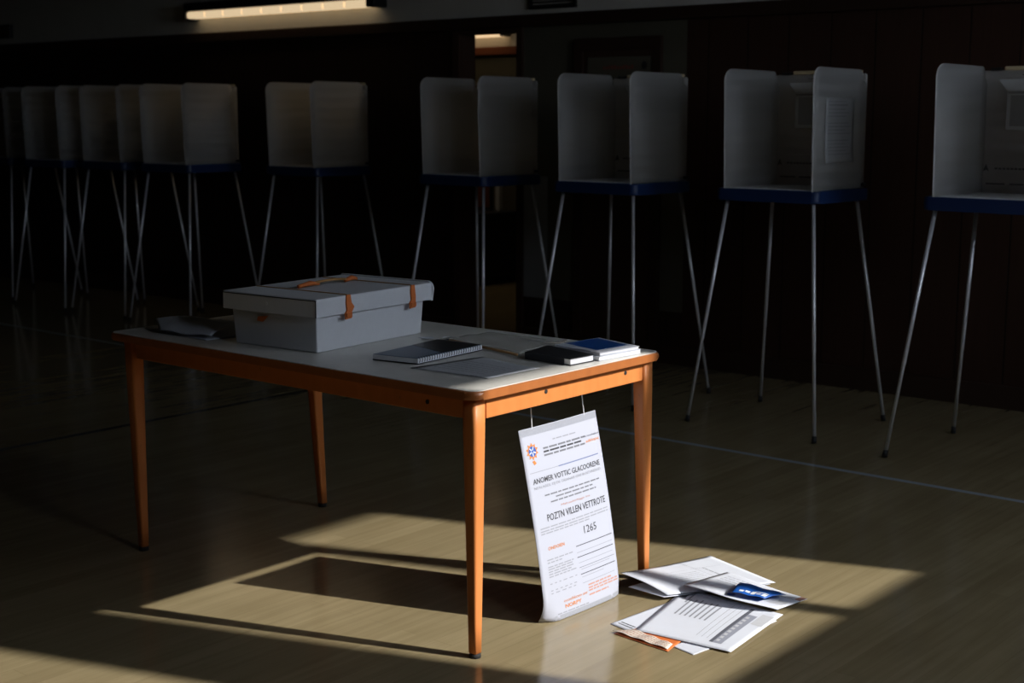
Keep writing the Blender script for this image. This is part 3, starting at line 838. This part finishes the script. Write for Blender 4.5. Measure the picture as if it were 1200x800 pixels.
# ------------------------------------------------------------------ papers on the floor
GP = 'loose papers on the floor'
def fsheet(corn, name, mats, label, f=None, deco=None, th=.0008, n=(18, 18), cat='paper'):
    cs = [Vector(p) for p in corn]
    def P(s, t):
        v = bil(cs, s, t)
        if f:
            k = f(s, t)
            v = v + (k if isinstance(k, Vector) else Vector((0, 0, k)))
        return v
    S = Sheet(P, th, n)
    if deco: deco(S)
    o = S.build(name, mats)
    return tag(o, label, cat, GP if cat == 'paper' else None)

# underneath sheets
fsheet(((-2.178, 2.992, .0012), (-2.100, 2.976, .0012), (-2.040, 3.285, .0014), (-2.150, 3.290, .0014)), 'loose_paper', ['paper', 'ink'],
       'white sheet peeking out at the left edge of the floor papers', None,
       lambda S: (S.words(.15, .85, .06, .014, 1, .1, .2), S.words(.15, .85, .10, .014, 1, .1, .2)))
fsheet(((-1.960, 2.962, .0012), (-1.884, 2.946, .0012), (-1.860, 3.10, .0014), (-1.945, 3.10, .0014)), 'envelope', ['paper'],
       'small white envelope corner showing under the front letter', None, cat='envelope')
fsheet(((-1.905, 3.112, .0012), (-1.858, 3.175, .0012), (-1.846, 3.300, .0012), (-1.92, 3.32, .0012)), 'loose_paper', ['paper'],
       'white sheet showing at the right edge under the front letter', None)
fsheet(((-2.128, 2.938, .0012), (-1.945, 2.922, .0012), (-1.960, 3.02, .0014), (-2.090, 3.03, .0014)), 'orange_card', ['orangecard'],
       'burnt orange card lying beneath the cream slip on the floor', lambda s, t: .0012 * math.sin(PI * t) + .0008, None, cat='card')
fsheet(((-2.136, 2.944, .006), (-1.950, 2.928, .0045), (-1.960, 2.966, .0048), (-2.100, 2.986, .006)), 'printed_slip', ['cream', 'ink_pink'],
       'narrow cream printed slip with wavy edge in front of the papers', lambda s, t: .003 * math.sin(9 * s) ** 2,
       lambda S: [S.words(.05, .95, .15 + k * .22, .08, 1, .02, .06, .02) for k in range(4)], cat='slip')
# front letter
def deco_c(S):
    # s: left corner -> bottom corner, t: towards the back
    for k in range(7): S.patch(.16 + k * .052, .45, .178 + k * .052, .80 + .02 * (k % 3), 2, n=(1, 3))
    S.patch(.13, .72, .15, .95, 2, n=(1, 3))
    for k in range(3): S.patch(.56 + k * .055, .15, .563 + k * .055, .93, 1, n=(1, 4))
    S.patch(.72, .10, .755, .93, 3, n=(2, 6)); S.patch(.755, .10, .845, .80, 4, n=(2, 6))
    for k in range(9): S.patch(.768, .14 + k * .07, .80, .18 + k * .07, 5, .0008, (1, 1))
    S.patch(.86, .62, .97, .88, 5, n=(2, 2))
    S.patch(.02, .80, .10, .97, 3, n=(1, 3))
fsheet(((-2.092, 2.986, .0058), (-1.816, 3.015, .0052), (-1.852, 3.345, .0056), (-2.176, 3.354, .0075)), 'printed_letter', ['paper', 'ink_grey', 'ink_light', 'ink_band', 'ink_band2', 'paper_grey'],
       'large white printed letter with grey column in front of the floor papers', lambda s, t: .003 * math.sin(PI * s) * math.sin(PI * t), deco_c)
# back folded sheet
def fa(s, t):
    # s: left -> front, t: left -> back ; creased once across the middle
    return .006 * math.sin(PI * s) * (1 - t) + .007 * max(0, 1 - abs(t - .55) / .3) * (.3 + .7 * s) - .006 * (1 - abs(2 * t - 1)) * (1 - s)
CA = ((-2.312, 3.220, .058), (-2.164, 3.245, .018), (-2.002, 3.565, .0075), (-2.289, 3.664, .006))
def deco_a(S):
    S.patch(.30, .10, .303, .9, 2, n=(1, 6)); S.patch(.02, .62, .98, .623, 1, n=(8, 1))
    for k in range(6): S.patch(.40 + k * .06, .30, .408 + k * .06, .58, 2, n=(1, 3))
    S.patch(.86, .80, .93, .86, 1, n=(1, 1)); S.words(.3, .75, .70, .012, 2)
fsheet(CA, 'folded_paper', ['paper', 'ink_light', 'ink_light'], 'creased white sheet with raised left edge, in front of the right table leg', fa, deco_a)
fsheet(((-2.283, 3.222, .022), (-2.170, 3.236, .0125), (-2.010, 3.550, .0045), (-2.262, 3.625, .0015)), 'folded_paper', ['paper'],
       'lower white sheet beneath the raised folded sheet near the table leg', None)
# middle sheet, raised front edge
def fb(s, t):
    # s: left -> right tip along the front, t: towards the back; the front edge bows forward and up
    k = math.sin(PI * s) * max(0, 1 - t / .6) ** 1.5
    return Vector((.012 * k, -.038 * k, .014 * k + .0015 * math.sin(8 * s)))
CBB = ((-2.150, 3.306, .036), (-1.870, 3.345, .0145), (-1.852, 3.480, .0125), (-2.125, 3.497, .030))
def deco_b(S):
    for k in range(4): S.words(.1, .5, .55 + k * .09, .012, 1)
    S.poly([(.47 + .035 * math.cos(a), .16 + .07 * math.sin(a)) for a in [k / 14 * 2 * PI for k in range(14)]], 2)
    S.words(.62, .95, .72, .02, 1); S.patch(.93, .75, .995, .99, 3, n=(1, 1)); S.patch(.80, .25, .96, .50, 4, n=(2, 2))
fsheet(CBB, 'loose_paper', ['paper', 'ink_light', 'ink_blue', 'ink_pink', 'paper_grey'], 'curled white sheet lying across the floor papers under the blue leaflet', fb, deco_b)
# blue leaflet on top
def deco_bl(S):
    for k in range(5): S.patch(.18 + k * .16, .10 + .04 * (k % 2), .30 + k * .16, .22 + .05 * (k % 3), 1, n=(1, 1))
    S.patch(.55, .30, .93, .36, 1, n=(3, 1)); S.words(.2, .8, .62, .05, 2, .06, .12)
fsheet(((-1.990, 3.302, .0505), (-1.912, 3.346, .0370), (-1.898, 3.440, .0265), (-2.034, 3.420, .0385)), 'blue_leaflet', ['bluecard', 'board', 'ink_blue'],
       'bright blue leaflet with white print on top of the floor papers', lambda s, t: .004 * math.sin(PI * t) + .003 * math.sin(6 * s) ** 2, deco_bl, .001, (12, 12), 'leaflet')

# ------------------------------------------------------------------ light
TAN = .59
d = Vector((-.9425, -.3342, 0)); d.normalize(); d.z = -TAN
L = bpy.data.lights.new('sun', 'SUN'); L.energy = 7.0; L.angle = math.radians(.8); L.color = (1, .965, .91)
o = bpy.data.objects.new('sun', L); COL.objects.link(o); o.rotation_euler = d.to_track_quat('-Z', 'Y').to_euler(); o.location = (6, 6, 6)
for n, (v0, v1) in enumerate((W1, W2)):
    L = bpy.data.lights.new('sky_portal', 'AREA'); L.shape = 'RECTANGLE'; L.size = v1 - v0; L.size_y = HEAD - SILL
    L.cycles.is_portal = True
    o = bpy.data.objects.new('sky_portal', L); COL.objects.link(o)
    o.location = (UR + WT + .02, (v0 + v1) / 2, (SILL + HEAD) / 2)
    o.rotation_euler = Vector((-1, 0, 0)).to_track_quat('-Z', 'Z').to_euler()
w = bpy.data.worlds.new('sky'); SC.world = w; w.use_nodes = True
nt = w.node_tree; bg = nt.nodes['Background']
tc = nt.nodes.new('ShaderNodeTexCoord'); sp = nt.nodes.new('ShaderNodeSeparateXYZ'); nt.links.new(tc.outputs['Generated'], sp.inputs[0])
cr = nt.nodes.new('ShaderNodeValToRGB'); nt.links.new(math_node(nt, 'MULTIPLY_ADD', sp.outputs['Z'], .5), cr.inputs[0])
for n_ in nt.nodes:
    if n_.type == 'MATH': n_.inputs[2].default_value = .5
e = cr.color_ramp.elements
e[0].position = .48; e[0].color = (.05, .045, .035, 1)
e[1].position = .52; e[1].color = (.76, .86, 1.0, 1)
nt.links.new(cr.outputs[0], bg.inputs[0]); bg.inputs[1].default_value = 7.2

# unseen fill light, added to brighten the corridor beyond the doorway
L = bpy.data.lights.new('corridor_fill', 'AREA'); L.shape = 'RECTANGLE'; L.size = 1.2; L.size_y = .25; L.energy = 3.5; L.color = (1, .78, .52)
o = bpy.data.objects.new('corridor_fill', L); COL.objects.link(o); o.location = (-7.4, 7.9, 2.85)

# ------------------------------------------------------------------ camera
cam = bpy.data.cameras.new('camera'); o = bpy.data.objects.new('camera', cam); COL.objects.link(o)
o.location = (0, 0, 1.35925); o.rotation_euler = (PI / 2 - .157913, 0, .701)
cam.lens = 50.318; cam.sensor_width = 36; cam.clip_start = .05
cam.dof.use_dof = True; cam.dof.focus_distance = 3.9; cam.dof.aperture_fstop = 4.5
SC.camera = o

SC.view_settings.view_transform = 'Standard'; SC.view_settings.look = 'None'
SC.view_settings.gamma = 1; SC.view_settings.use_curve_mapping = False; SC.view_settings.exposure = 0
SC.cycles.use_denoising = True; SC.cycles.denoiser = 'OPENIMAGEDENOISE'
SC.cycles.max_bounces = 8; SC.cycles.diffuse_bounces = 5; SC.cycles.glossy_bounces = 4; SC.cycles.transparent_max_bounces = 8
SC.cycles.sample_clamp_indirect = 4; SC.cycles.caustics_reflective = False; SC.cycles.caustics_refractive = False
